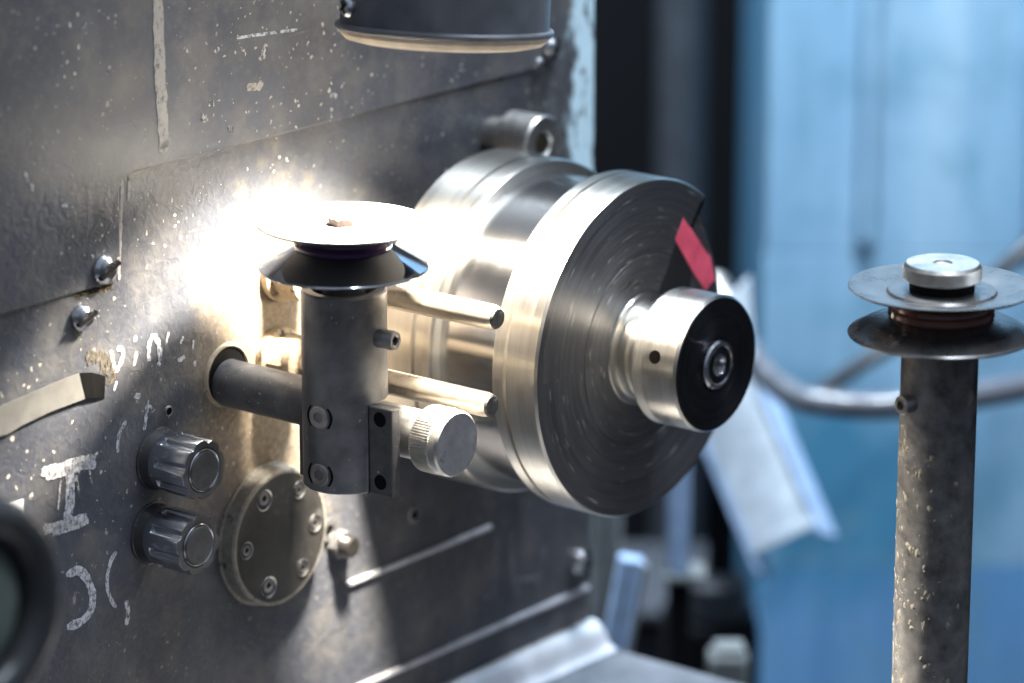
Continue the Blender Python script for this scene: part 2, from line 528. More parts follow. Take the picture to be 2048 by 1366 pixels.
# --- the hand-painted letter I, a broken ring and strokes, the row of chalked digits
ypan = -0.00022
for pts, wd in (([(140, 926), (141, 975), (138, 1020), (134, 1050)], 0.0052),
                ([(84, 944), (110, 938), (150, 926), (190, 918)], 0.0040),
                ([(92, 954), (128, 944), (165, 932), (192, 930)], 0.0036),
                ([(88, 1060), (115, 1052), (150, 1042), (174, 1034)], 0.0042),
                ([(106, 1066), (130, 1058), (165, 1047), (177, 1040)], 0.0030)):
    hpart("painted_letter", ribbon(pts, wd, ypan, 0.2, 0.4), M_white_paint, 0)
for pts, wd in (([(82, 950), (118, 940), (150, 934)], 0.0024), ([(150, 920), (176, 914), (194, 912)], 0.0020), ([(122, 960), (118, 1000), (117, 1020)], 0.0011), ([(152, 950), (158, 985)], 0.0012),
                ([(178, 940), (186, 968)], 0.0012), ([(92, 1054), (120, 1050), (150, 1047), (172, 1046)], 0.0022), ([(60, 990), (64, 996)], 0.0030), ([(136, 972), (150, 960), (160, 940)], 0.0012)):
    hpart("painted_letter", ribbon(pts, wd, ypan - 0.00008, 0.3, 0.6), M_dry_paint, 0)
for pts, wd in (([(133, 1150), (160, 1142), (178, 1165), (186, 1195), (180, 1225), (160, 1245), (134, 1254)], 0.0040),
                ([(233, 1103), (221, 1125), (214, 1165), (220, 1195), (232, 1215)], 0.0020),
                ([(252, 1202), (256, 1225), (253, 1250)], 0.0024)):
    hpart("painted_stroke", ribbon(pts, wd, ypan, 0.2, 0.5), M_white_paint, 0)
for pts, wd in (([(222, 700), (226, 722), (232, 745)], 0.0026), ([(234, 698), (246, 700), (244, 720), (232, 744)], 0.0028),
                ([(272, 672), (269, 684)], 0.0024), ([(273, 703), (268, 732)], 0.0026),
                ([(298, 722), (299, 690), (308, 672), (318, 690), (321, 722)], 0.0032), ([(316, 725), (320, 731)], 0.0026),
                ([(338, 664), (331, 690)], 0.0018), ([(366, 672), (362, 688)], 0.0020), ([(356, 722), (370, 713)], 0.0024),
                ([(388, 680), (386, 700)], 0.0016), ([(389, 722), (391, 732)], 0.0022), ([(234, 762), (228, 782)], 0.0020),
                ([(276, 786), (274, 798)], 0.0042), ([(296, 800), (292, 835), (288, 860)], 0.0022), ([(252, 842), (238, 872), (235, 905)], 0.0022),
                ([(290, 818), (300, 812), (306, 824)], 0.0016)):
    hpart("chalk_mark", ribbon(pts, wd * 0.78, ypan, 0.28, 0.4), M_white_paint, 0)
for pts, wd in (([(994, 1078), (990, 1130), (983, 1185)], 0.0030), ([(965, 1197), (998, 1185)], 0.0022),
                ([(1024, 1060), (1023, 1110), (1026, 1150), (1038, 1195)], 0.0028), ([(1028, 1160), (1058, 1158), (1084, 1150)], 0.0030),
                ([(1090, 1095), (1084, 1130), (1078, 1180)], 0.0026)):
    hpart("chalk_mark", ribbon(pts, wd, ypan, 0.25, 0.4), M_faint, 0)
# runs and scratches on the upper cover sheet
yc = -0.00152
for pts, wd, mt in (([(316, -10), (318, 90), (323, 190), (326, 255), (331, 296)], 0.0060, M_tan_run), ([(322, 285), (338, 294)], 0.0070, M_tan_run),
                    ([(474, 76), (535, 67), (598, 59)], 0.0013, M_white_paint),
                    ([(161, 62), (172, 42)], 0.0018, M_dry_paint), ([(214, 148), (221, 132)], 0.0014, M_dry_paint), ([(524, 118), (528, 100), (533, 88)], 0.0022, M_dry_paint),
                    ([(525, 120), (524, 112)], 0.0042, M_dry_paint), ([(504, 182), (505, 166)], 0.0060, M_tan_run), ([(515, 180), (524, 163)], 0.0030, M_tan_run),
                    ([(422, 214), (424, 200)], 0.0030, M_dry_paint), ([(405, 244), (410, 228)], 0.0034, M_dry_paint), ([(436, 104), (433, 97)], 0.0032, M_dry_paint),
                    ([(484, 102), (486, 96)], 0.0030, M_dry_paint), ([(460, 265), (463, 252)], 0.0036, M_dry_paint), ([(666, 196), (668, 186)], 0.0042, M_white_paint),
                    ([(120, 408), (144, 412)], 0.0018, M_dry_paint), ([(48, 345), (70, 384)], 0.0020, M_dry_paint)):
    hpart("paint_run", ribbon(pts, wd, yc, 0.15, 0.3), mt, 0)

# rust bled along the cover edge
M_seam = chalk("rust_line", (0.10, 0.065, 0.02), 0.60)
M_seam_dark = chalk("dirt_line", (0.012, 0.011, 0.010), 0.95)
for pts, wd, mt in (([(244, 346), (330, 321), (420, 298), (520, 274), (610, 251)], 0.0014, M_seam), ([(610, 251), (700, 228), (800, 204), (900, 181), (1010, 156)], 0.0008, M_seam),
                    ([(240, 347), (330, 323), (420, 300), (520, 275), (640, 246), (800, 206), (960, 168)], 0.0009, M_seam_dark),
                    ([(238, 350), (236, 420), (233, 500), (230, 556)], 0.0008, M_seam_dark), ([(244, 352), (243, 420), (240, 500), (238, 560)], 0.0016, M_tan_run), ([(258, 352), (258, 384), (256, 402)], 0.0014, M_tan_run),
                    ([(0, 623), (60, 608), (130, 590), (200, 577), (226, 566)], 0.0012, M_seam_dark), ([(150, 590), (190, 581), (224, 571)], 0.0022, M_seam)):
    hpart("rust_streak", ribbon(pts, wd, ypan - 0.0001, 0.3, 0.3, 8), mt, 0)

M_rustpatch = chalk("rust_flakes", (0.13, 0.11, 0.08), 0.45)
for pts, wd in (([(172, 716), (196, 712), (226, 728)], 0.0050), ([(206, 728), (220, 744), (228, 764)], 0.0060), ([(420, 742), (424, 772), (436, 792)], 0.0030), ([(600, 250), (628, 244)], 0.0032), ([(206, 578), (228, 570)], 0.0030)):
    hpart("rust_patch", ribbon(pts, wd, ypan - 0.0001, 0.5, 0.5, 8), M_rustpatch, 0)

# masking tape strip, its torn end curled off, its shade put in as black colour
def tape():
    bm = bmesh.new()
    up = [(-30, 826), (40, 796), (100, 770), (160, 746)]
    lo = [(-30, 882), (20, 866), (42, 852), (100, 824), (172, 797)]
    y = -0.0016
    P = [panel(*p, y) for p in up] + [panel(*p, y) for p in lo[::-1]]
    f = bm.faces.new([bm.verts.new(p) for p in P])
    r = bmesh.ops.extrude_face_region(bm, geom=[f])
    bmesh.ops.translate(bm, verts=[v for v in r['geom'] if isinstance(v, bmesh.types.BMVert)], vec=(0, 0.0004, 0))
    return bm
tp = hpart("masking_tape", tape(), M_tape, 0)
def tape_end():
    bm = bmesh.new()
    a = [panel(160, 746, -0.0018), panel(172, 797, -0.0018)]
    b = [panel(184, 745, -0.0015), panel(188, 796, -0.0015)]
    c = [panel(211, 752, -0.0004), panel(209, 797, -0.0004)]
    vs = [[bm.verts.new(p) for p in q] for q in (a, b, c)]
    for A, B in zip(vs, vs[1:]): bm.faces.new((A[0], B[0], B[1], A[1]))
    r = bmesh.ops.extrude_face_region(bm, geom=bm.faces[:])
    bmesh.ops.translate(bm, verts=[v for v in r['geom'] if isinstance(v, bmesh.types.BMVert)], vec=(0, 0.0003, 0))
    return bm
hpart("tape_end", tape_end(), plain("shaded_tape_black", (0.004, 0.004, 0.004), 0.9, Specular_IOR_Level=0.05), 0, "curled end of the tape, coloured black as if shaded")
def paper():
    a, b = panel(-40, 1016), panel(45, 998)
    return ysheet([(a.x, a.z - 0.011), (b.x, b.z - 0.0125), (b.x, b.z), (a.x, a.z)], -0.0002, -0.0007)
hpart("paper_label", paper(), M_label, 0)

# two slim raised edges low on the front, caught light put into their pale colour
def edge_bar(x0, x1, z, t=0.0016, h=0.0022):
    return box(x0, x1, -t, 0.0008, z - h, z, 0.0005)
hpart("raised_edge", edge_bar(-0.069, 0.0335, -0.1130), M_ridge)
hpart("raised_edge", edge_bar(-0.75, 0.1085, -0.1640), M_ridge)

# bed at the foot: rounded shoulder running into a flat top
def bed():
    bm = bmesh.new()
    pr = [(0.30, -0.1832), (0.0004, -0.1832), (-0.0030, -0.1840), (-0.0062, -0.1865), (-0.0085, -0.1900), (-0.0100, -0.1935), (-0.0120, -0.1950), (-0.26, -0.1950), (-0.262, -0.197), (-0.262, -0.30), (0.30, -0.30)]
    A = [bm.verts.new((-0.75, y, z)) for y, z in pr]; B = [bm.verts.new((0.112, y, z)) for y, z in pr]
    n = len(pr)
    for i in range(n): bm.faces.new((A[i], A[(i + 1) % n], B[(i + 1) % n], B[i]))
    bm.faces.new(A[::-1]); bm.faces.new(B)
    return bm
hpart("machine_bed", bed(), M_bed, 60)
def shoulder():
    """rounded strip lying on the corner of the bed"""
    bm = bmesh.new()
    pr = [(-0.0004, -0.1822), (-0.0034, -0.1830), (-0.0070, -0.1857), (-0.0095, -0.1894), (-0.0112, -0.1930), (-0.0150, -0.1946), (-0.0150, -0.1952), (-0.0090, -0.1952), (-0.0040, -0.1850), (-0.0004, -0.1836)]
    A = [bm.verts.new((-0.75, y, z)) for y, z in pr]; B = [bm.verts.new((0.1122, y, z)) for y, z in pr]
    n = len(pr)
    for i in range(n): bm.faces.new((A[i], A[(i + 1) % n], B[(i + 1) % n], B[i]))
    bm.faces.new(A[::-1]); bm.faces.new(B)
    return bm
hpart("bed_shoulder", shoulder(), steel("pale_shoulder_highlight", (0.78, 0.80, 0.85), 0.36, 0.7, var=0.25, scale=60, bump=0.1), 60)  # paler than the bed, so the colour carries the shoulder highlight


# slotted domed screws in the cover sheet
def slotted(R, h):
    bm = lathe([(R, 0), (R, h * 0.35), (R * 0.86, h * 0.72), (R * 0.55, h * 0.95), (0, h)], 28)
    return bm
def slotted_screw(px, py, R, h, tilt, y, nm="slotted_screw"):
    p = panel(px, py, y)
    s = obj(nm, slotted(R, h), M_chrome, house, loc=p + HZ, rot=OUT)
    b = box(-R * 0.95, R * 0.95, -R * 0.13, R * 0.13, h * 0.55, h * 1.04)
    bmesh.ops.rotate(b, verts=b.verts, cent=(0, 0, 0), matrix=Matrix.Rotation(tilt, 3, 'Z'))
    obj("slot", b, M_dark, s, smooth=0)
slotted_screw(205, 538, 0.0062, 0.0050, radians(25), -0.0012)
slotted_screw(160, 634, 0.0056, 0.0050, radians(20), 0.0)
slotted_screw(1098, 96, 0.0050, 0.0050, radians(70), -0.0012)
slotted_screw(1076, 128, 0.0030, 0.0030, radians(10), -0.0012)
slotted_screw(1152, 1122, 0.0066, 0.0075, radians(80), 0.0)
# small drilled holes with bright burr
def drill(px, py, R):
    p = panel(px, py)
    s = obj("drilled_hole", lathe([(R * 1.35, 0.0002), (R * 1.25, 0.0006), (R, 0.0005), (R * 0.95, 0.00025), (0, 0.00022)], 20), M_dark, house, loc=p + HZ, rot=OUT)
    obj("hole_lip", lathe([(R * 1.5, 0.0001), (R * 1.4, 0.0007), (R * 1.05, 0.0009), (R * 1.0, 0.0003)], 20), M_dull, s)
drill(827, 1030, 0.0024)
drill(336, 822, 0.0016)
# hole the arm comes out of
p = panel(463, 757)
obj("arm_hole", lathe([(0.0128, 0.0002), (0.0122, 0.0006), (0.0118, 0.0004), (0, 0.0003)], 48), M_dark, house, loc=Vector((-0.1447, 0, 0.0010)) + HZ, rot=OUT)
obj("hole_crust", lathe([(0.0142, 0.0001), (0.0136, 0.0010), (0.0127, 0.0013), (0.0122, 0.0003)], 56), M_rust, house, loc=Vector((-0.1447, 0, 0.0010)) + HZ, rot=OUT)


# ------------------------------------------------------------------ chrome control knobs
def control_knob(px, py, label, turn):
    p = panel(px, py, -0.026); p.y = 0.0
    k = thing("control_knob", label, "knob", p, OUT, "fluted chrome control knobs")
    fl = lambda a: 1 - 0.11 * max(0.0, cos(8 * (a + turn))) ** 1.3
    R = 0.0129
    obj("collar", lathe([(0.0136, 0.0002), (0.0136, 0.0008), (0.0130, 0.0012), (0.0122, 0.006), (0.0118, 0.0085)], 48), M_rubber, k)
    obj("grip", lathe([(R * 0.93, 0.0050), (R * 0.97, 0.0065), (R * 0.99, 0.0095), (R, 0.0100, fl), (R, 0.0252, fl), (R * 0.975, 0.0260, fl)], 192), M_knobch, k, smooth=40)
    obj("knob_front", lathe([(R * 0.975, 0.0260, fl), (0.0098, 0.0262), (0.0094, 0.0256), (0.0090, 0.0254), (0, 0.0254)], 192), M_kcap, k, smooth=40)
    obj("cap_ring", lathe([(0.0092, 0.0252), (0.0092, 0.0262), (0.0088, 0.0266), (0.0083, 0.0262)], 64), M_chrome, k)
    obj("cap", lathe([(0.0082, 0.0250), (0.0082, 0.0264), (0.0077, 0.0268), (0, 0.0269)], 48), M_kcap, k)
control_knob(408, 940, "upper fluted chrome knob, left of the round cover plate", 0.25)
control_knob(397, 1090, "lower fluted chrome knob, below its twin beside the painted ring", 0.55)

# ------------------------------------------------------------------ round cover plate
c0 = panel(562, 1075, -0.0085); c0.y = 0
pl = thing("cover_plate", "round dusty cover plate with recessed screws under the pulley post", "cover plate", c0, OUT)
obj("plate_rim", lathe([(0.0318, 0.0002), (0.0318, 0.0012), (0.0306, 0.0016), (0.0304, 0.0076), (0.0296, 0.0085), (0.0285, 0.0086)], 96), M_cover_rim, pl)
obj("plate_face", lathe([(0.0287, 0.0080), (0.0285, 0.0084), (0, 0.0084)], 96), M_cover, pl)
for k, ang in enumerate((118, 57, 180, 247, 308, 2)):
    r = 0.0222
    x, y = r * cos(radians(ang)), r * sin(radians(ang))
    big = ang in (118, 247)
    R = 0.0042 if big else 0.0034
    s = obj("counterbore", lathe([(R * 1.18, 0.0002), (R * 1.15, 0.0006), (R, 0.0003), (R * 0.98, -0.0001), (0, -0.00012)], 28), M_bright if big else M_dull, pl, loc=(x, y, 0.0084))
    hb = lathe([(R * 0.72, -0.0001), (R * 0.70, 0.0004), (R * 0.40, 0.0005, hexf), (R * 0.36, 0.00012, hexf)], 24)
    obj("hex_socket", lathe([(R * 0.37, 0.00015), (0, 0.00014)], 20), M_dark, s, loc=(0, R * (0.18 if big else 0), 0))
    obj("screw_head", hb, M_dull, s, loc=(0, R * (0.18 if big else 0), 0))

# threaded stud low on the front
c0 = panel(672, 1086); c0.y = 0
st = thing("threaded_stud", "small oily threaded stud to the right of the round cover plate", "stud", c0, OUT)
obj("base_nut", lathe([(0.0066, 0.0, hexf), (0.0066, 0.0040, hexf), (0.0056, 0.0046), (0.0040, 0.0046)], 36), M_arm, st)
thr = []
for i in range(8): thr.append((0.0050 if i % 2 else 0.0045, 0.0046 + i * 0.0007))
obj("stud_end", lathe(thr + [(0.0040, 0.0104), (0, 0.0105)], 28), M_oily, st)
c0 = panel(655, 1060); c0.y = 0
wl = thing("round_washer", "oily round washer pressed flat on the panel above the threaded stud", "washer", c0, OUT)
obj("washer_ring", lathe([(0.0052, 0.0002), (0.0052, 0.0013), (0.0026, 0.0014), (0.0024, 0.0003)], 28), M_arm, wl)
obj("centre_pin", lathe([(0.0023, 0.0002), (0.0022, 0.0009), (0, 0.0010)], 20), M_dark, wl)

# hollow knurled boss, top right
c0 = panel(1088, 288, -0.030); c0.y = 0
bo = thing("hollow_boss", "hollow round steel boss at the top right, above the rear disc of the wheel", "boss", c0, OUT)
obj("boss_body", lathe([(0.0085, 0.0), (0.0085, 0.010), (0.0120, 0.0105), (0.0130, 0.0115), (0.0130, 0.0285), (0.0122, 0.0300), (0.0060, 0.0300), (0.0050, 0.0290), (0.0048, 0.010), (0, 0.010)], 64), M_dull, bo)
obj("bore_plug", lathe([(0.0044, 0.0102), (0.0042, 0.0200), (0.0020, 0.0206), (0, 0.0206)], 24), plain("brass_plug", (0.45, 0.36, 0.2), 0.4, 0.8), bo)

# ------------------------------------------------------------------ the wheel
wh = thing("drive_wheel", "large steel double-flanged wheel with polished drum and red patch on its dark face", "wheel", (0, 0, 0), OUT)
obj("shaft", lathe([(0.032, 0.0), (0.032, 0.012), (0.024, 0.013), (0.024, 0.024)], 64), M_arm, wh)
obj("rear_disc", lathe([(0.030, 0.0222), (0.0735, 0.0220), (0.0750, 0.0232), (0.0750, 0.0430), (0.0728, 0.0436), (0.0728, 0.0446), (0.0750, 0.0452), (0.0750, 0.0535), (0.0742, 0.0545), (0.0688, 0.0546)], 192), M_wheel_rim, wh)
obj("drum", lathe([(0.0692, 0.0540), (0.0692, 0.0884)], 192), M_drum, wh)


def face_outline():
    """the front disc with the flat sawn off its right side"""
    flat = [(0.0458, 0.0594), (0.0415, 0.0570), (0.0412, 0.0530), (0.0447, 0.0470), (0.0490, 0.0390), (0.0520, 0.0310), (0.0547, 0.0225), (0.0575, 0.0110), (0.0600, -0.0040), (0.0625, -0.0200), (0.0645, -0.0320)]
    a0 = atan2(flat[0][1], flat[0][0]); a1 = atan2(-0.0320, 0.0672)
    pts = []
    n = 150
    for i in range(n + 1):
        a = a0 + (2 * pi + a1 - a0) * i / n
        pts.append((0.075 * cos(a), 0.075 * sin(a)))
    return pts + flat[::-1][:-1]


def front_disc():
    out = face_outline()
    def ring(s, z):
        return [bm.verts.new((x * s, y * s, z)) for x, y in out]
    bm = bmesh.new()
    st = [(0.92, 0.0880), (0.990, 0.0880), (1.0, 0.0888), (1.0, 0.0940), (0.966, 0.0943), (0.966, 0.0953), (1.0, 0.0957), (1.0, 0.1108), (0.990, 0.1120)]
    R = [ring(s, z) for s, z in st]
    n = len(out)
    for A, B in zip(R, R[1:]):
        for i in range(n): bm.faces.new((A[i], A[(i + 1) % n], B[(i + 1) % n], B[i]))
    return bm
obj("front_disc", front_disc(), M_wheel_rim, wh, smooth=30)


def front_face():
    out = face_outline()
    n = len(out)
    bm = bmesh.new()
    prev = [bm.verts.new((x * 0.990, y * 0.990, 0.1120)) for x, y in out]
    for r, z in ((0.0550, 0.1120), (0.0430, 0.1120), (0.0427, 0.11175), (0.0415, 0.11175), (0.0412, 0.1120), (0.0330, 0.1120), (0.0, 0.1120)):
        if r == 0.0:
            bm.faces.new(prev); break
        R = []
        for x, y in out:
            a = atan2(y, x)
            R.append(bm.verts.new((r * cos(a), r * sin(a), z)))
        for i in range(n): bm.faces.new((prev[i], prev[(i + 1) % n], R[(i + 1) % n], R[i]))
        prev = R
    return bm
obj("front_face", front_face(), M_wheel_face, wh, smooth=20)
obj("hub_boss", lathe([(0.0250, 0.1121), (0.0246, 0.1130), (0.0222, 0.1134), (0.0216, 0.1140), (0.0216, 0.1185), (0.0205, 0.1195), (0.0200, 0.1275)], 96), M_wheel_rim, wh)
kn = obj("hub_knob", lathe([(0.0200, 0.1272), (0.0285, 0.1274), (0.0297, 0.1284)] + [q for i in range(4) for q in ((0.0300, 0.1290 + i * 0.0012), (0.0296, 0.1294 + i * 0.0012), (0.0296, 0.1299 + i * 0.0012))] + [(0.0300, 0.1345), (0.0300, 0.1502), (0.0291, 0.1512)], 128), M_wheel_rim, wh)
obj("knob_face", lathe([(0.0291, 0.1512), (0.0288, 0.1515), (0.0118, 0.1515), (0.0112, 0.1508)], 96), M_cap_face, wh)
ctr = obj("centre_cap", lathe([(0.0108, 0.1500), (0.0108, 0.1525), (0.0100, 0.1534), (0.0086, 0.1536), (0.0078, 0.1530), (0.0070, 0.1529), (0.0046, 0.1529), (0.0042, 0.1520), (0.0036, 0.1492), (0.0, 0.1488)], 64), M_chrome, wh)
obj("cap_inlay", lathe([(0.0083, 0.1531), (0.0080, 0.1534), (0.0050, 0.1534), (0.0047, 0.1531)], 48), M_cap_face, ctr)
# tommy-bar hole in the knob rim: a disc, inner shade painted black
ang = radians(165)
hm = Matrix.Translation((0.0300 * cos(ang), 0.0300 * sin(ang), 0.1400)) @ Matrix.Rotation(ang, 4, 'Z') @ Matrix.Rotation(pi / 2, 4, 'Y')
obj("tommy_hole_shade_disc", lathe([(0.0030, -0.0004), (0.0029, 0.00022), (0.0024, 0.00018), (0, 0.00015)], 24, M=hm), plain("hole_shade_black", (0.0012, 0.001, 0.001), 0.9, Specular_IOR_Level=0.0), wh)
red = [(0.0288, 0.0528), (0.0360, 0.0455), (0.0464, 0.0336), (0.0490, 0.0319), (0.0529, 0.0218), (0.0530, 0.0199), (0.0464, 0.0165), (0.0368, 0.0265), (0.0234, 0.0440)]
obj("red_patch", prism(red, 0.1119, 0.11225), M_red, wh, smooth=0)
obj("black_wedge", prism([(0.0236, 0.0425), (0.0362, 0.0262), (0.0330, 0.0150), (0.0240, 0.0160), (0.0110, 0.0222)], 0.1119, 0.11217), plain("matte_black_wedge", (0.008, 0.008, 0.01), 0.6), wh, smooth=0)  # flat black wedge on the face below the red patch
# slender silvery scuffs left on the face
for (r, a, l, wd) in ((0.031, 103, 22, 0.0022), (0.034, 112, 12, 0.0012), (0.030, 96, 10, 0.0010), (0.040, 118, 10, 0.0008)):
    bm = bmesh.new(); prev = None
    for i in range(9):
        t = radians(a - l / 2 + l * i / 8); ww = wd * (0.35 + 0.65 * sin(pi * i / 8)) / 2
        q = [bm.verts.new(((r + s * ww) * cos(t), (r + s * ww) * sin(t), 0.11215)) for s in (-1, 1)]
        if prev: bm.faces.new((prev[0], prev[1], q[1], q[0]))
        prev = q
    obj("bright_scuff", bm, M_bright, wh, smooth=0)

# ------------------------------------------------------------------ two guide bars with nuts
def guide_bar(px, py, label, nut_label):
    p = panel(px, py, -0.120)
    b = thing("guide_bar", label, "bar", (p.x, 0, p.z), OUT, "round guide bars beside the drum")
    obj("bar", lathe([(0.0053, 0.0), (0.0053, 0.1165), (0.0047, 0.1192)], 40), M_bar, b)
    obj("bar_end", lathe([(0.0047, 0.1192), (0.0040, 0.1200), (0, 0.1201)], 40), M_bartip, b)
    n = obj("base_nut", lathe([(0.0125, 0.0002), (0.0128, 0.0040), (0.0118, 0.0046), (0.0112, 0.0050, hexf), (0.0112, 0.0125, hexf), (0.0105, 0.0132), (0.0105, 0.0170), (0.0085, 0.0178), (0.0054, 0.0180)], 72), M_rust, b)
    return b
guide_bar(997, 637, "upper dusty guide bar, just below the left pulley, pointing at the wheel rim", "")
guide_bar(985, 812, "lower dusty guide bar, just above the thumb knob, with caked nut at its root", "")

# ------------------------------------------------------------------ the left post on its arm
PX, PY = -0.1443, -0.066
post = thing("pulley_post", "short blackened steel post on a side arm, carrying the left pulley", "post", (PX, PY, -0.0335))
ZB = -0.0335


def pz(z): return z - ZB


def post_tube():
    """round above, one flat below where the clamp plate sits"""
    bm = bmesh.new()
    n = 96
    R = 0.0178
    def ring(z, r, cut):
        L = []
        for i in range(n):
            a = 2 * pi * i / n
            x, y = r * cos(a), r * sin(a)
            if cut is not None: x = min(x, cut)
            L.append(bm.verts.new((x, y, pz(z))))
        return L
    cut = -0.0055
    R_ = [ring(-0.0335, R - 0.0006, cut), ring(-0.0329, R, cut), ring(0.0045, R, cut), ring(0.0046, R, None), ring(0.0495, R, None), ring(0.0503, R - 0.0008, None), ring(0.0503, 0.0135, None), ring(0.0400, 0.0132, None)]
    for A, B in zip(R_, R_[1:]):
        for i in range(n): bm.faces.new((A[i], A[(i + 1) % n], B[(i + 1) % n], B[i]))
    bm.faces.new(R_[0][::-1]); bm.faces.new(R_[-1])
    return bm
obj("post_tube", post_tube(), M_post, post, smooth=40)
cp = obj("clamp_plate", box(-0.0055, -0.0003, -0.0300, 0.0210, pz(-0.0332), pz(0.0042), 0.0006), M_arm, post)
for z in (-0.0005, -0.0275):
    hm = Matrix.Translation((-0.0055, -0.0235, pz(z))) @ Matrix.Rotation(-pi / 2, 4, 'Y')
    obj("tapped_hole", lathe([(0.0033, -0.0002), (0.0031, 0.00025), (0.0026, 0.0002), (0, 0.0001)], 24, M=hm), M_dark, cp)


def socket_head(R, h, M):
    return lathe([(R, -0.002), (R, h * 0.8), (R * 0.90, h), (R * 0.58, h), (R * 0.52, h * 0.96, hexf), (R * 0.50, h * 0.25, hexf), (0, h * 0.2)], 48, M=M)
for z in (-0.0010, -0.0258):
    ang = pi + radians(3)
    d = Vector((cos(ang), sin(ang), 0))
    M = Matrix.Translation((0.0166 * d.x, 0.0166 * d.y, pz(z))) @ Matrix.Rotation(atan2(d.y, d.x), 4, 'Z') @ Matrix.Rotation(pi / 2, 4, 'Y')
    cb = obj("counterbore", lathe([(0.0064, -0.002), (0.0064, 0.0006), (0.0056, 0.0008), (0.0054, -0.001), (0, -0.001)], 40, M=M), M_dark, post)
    obj("socket_screw", socket_head(0.0048, 0.0016, M), M_dull, cb)
dv = Vector((0.10, -0.99, 0.0)).normalized()
M = Matrix.Translation((0.0172 * dv.x, 0.0172 * dv.y, pz(0.0315))) @ Matrix.Rotation(atan2(dv.y, dv.x), 4, 'Z') @ Matrix.Rotation(pi / 2, 4, 'Y')
obj("set_screw", socket_head(0.0041, 0.0085, M), M_dull, post)
# arm into the machine front
am = Matrix.Translation((0, 0.066, pz(-0.0025))) @ Matrix.Rotation(pi / 2, 4, 'X')
obj("side_arm", lathe([(0.0102, -0.004), (0.0102, 0.052)], 56, M=am), M_arm, post)

# thumb knob on the outer side of the clamp
tk = thing("thumb_knob", "knurled steel thumb knob with flat grey end, right of the post foot", "knob", (-0.1340, -0.0838, -0.0095), OUT)
obj("sleeve", lathe([(0.0105, -0.012), (0.0105, 0.0185), (0.0098, 0.0192)], 56), M_dull, tk)
kf = lambda a: 1 + 0.018 * (1 if sin(72 * a) > 0 else -1)
obj("knurled_head", lathe([(0.0098, 0.0190), (0.0136, 0.0192, kf), (0.0139, 0.0198, kf), (0.0139, 0.0282, kf), (0.0134, 0.0288), (0.0139, 0.0294), (0.0139, 0.0325), (0.0132, 0.0335)], 576), M_knurl, tk, smooth=25)
obj("knob_end", lathe([(0.0132, 0.0335), (0.0130, 0.0337), (0, 0.0337)], 64), M_thumb_face, tk)

# ------------------------------------------------------------------ the left pulley
pu = thing("guide_pulley", "flanged guide pulley with dazzling bright top and violet ring, on the left post", "pulley", (PX, PY, 0.0500))


def pq(z): return z - 0.0500
obj("spindle", lathe([(0.0090, pq(0.042)), (0.0090, pq(0.0600))], 40), M_arm, pu)
obj("bottom_flange", lathe([(0.0125, pq(0.0580)), (0.0320, pq(0.0578)), (0.0349, pq(0.0588)), (0.0350, pq(0.0593)), (0.0346, pq(0.0598)), (0.0290, pq(0.0630)), (0.0205, pq(0.0676)), (0.012, pq(0.0678))], 128), M_flange_dark, pu)
obj("groove_ring", lathe([(0.012, pq(0.0670)), (0.0196, pq(0.0674)), (0.0202, pq(0.0682)), (0.0202, pq(0.0694)), (0.0192, pq(0.0704)), (0.0180, pq(0.0710)), (0.0178, pq(0.0718)), (0.0184, pq(0.0728)), (0.0192, pq(0.0738)), (0.012, pq(0.0742))], 128), M_purple, pu)
obj("top_flange", lathe([(0.012, pq(0.0738)), (0.0190, pq(0.0738)), (0.0340, pq(0.0768)), (0.0352, pq(0.0776)), (0.0350, pq(0.0781)), (0.0335, pq(0.0784)), (0.0205, pq(0.0768)), (0.0200, pq(0.0772)), (0.0195, pq(0.0773)), (0, pq(0.0773))], 128), M_flange, pu)
obj("hex_nut", lathe([(0.0062, pq(0.0773), hexf), (0.0062, pq(0.0798), hexf), (0.0056, pq(0.0803)), (0.0032, pq(0.0803)), (0.0030, pq(0.0799)), (0, pq(0.0799))], 48), M_nut, pu, rot=(0, 0, 0.35), smooth=25)

# ------------------------------------------------------------------ the right pole and its pulley, nearer the camera
RP = depth_point(1882, 640, 1.57)
rx, ry = RP.x, RP.y
pole = thing("pulley_pole", "tall scabbed dark pole with flaking tan crust at the right edge", "pole", (rx, ry, -0.45))
obj("pole_base", lathe([(0.045, -0.55), (0.045, -0.53), (0.018, -0.52), (0.0157, -0.50), (0.0157, 0.0)], 48), M_arm, pole)
obj("pole_shaft", lathe([(0.0157, i * 0.4815 / 40) for i in range(41)] + [(0.0150, 0.4822), (0, 0.4822)], 80), M_pole, pole)
d = -RIGHT * 0.80 - FWDH * 0.60
M = Matrix.Translation(d * 0.0150 + Vector((0, 0, 0.45 + 0.0105))) @ Matrix.Rotation(atan2(d.y, d.x), 4, 'Z') @ Matrix.Rotation(pi / 2, 4, 'Y')
obj("set_screw", lathe([(0.0040, -0.001), (0.0040, 0.0054), (0.0035, 0.0060), (0.0020, 0.0060), (0.0018, 0.0020), (0, 0.0020)], 28, M=M), M_dull, pole)
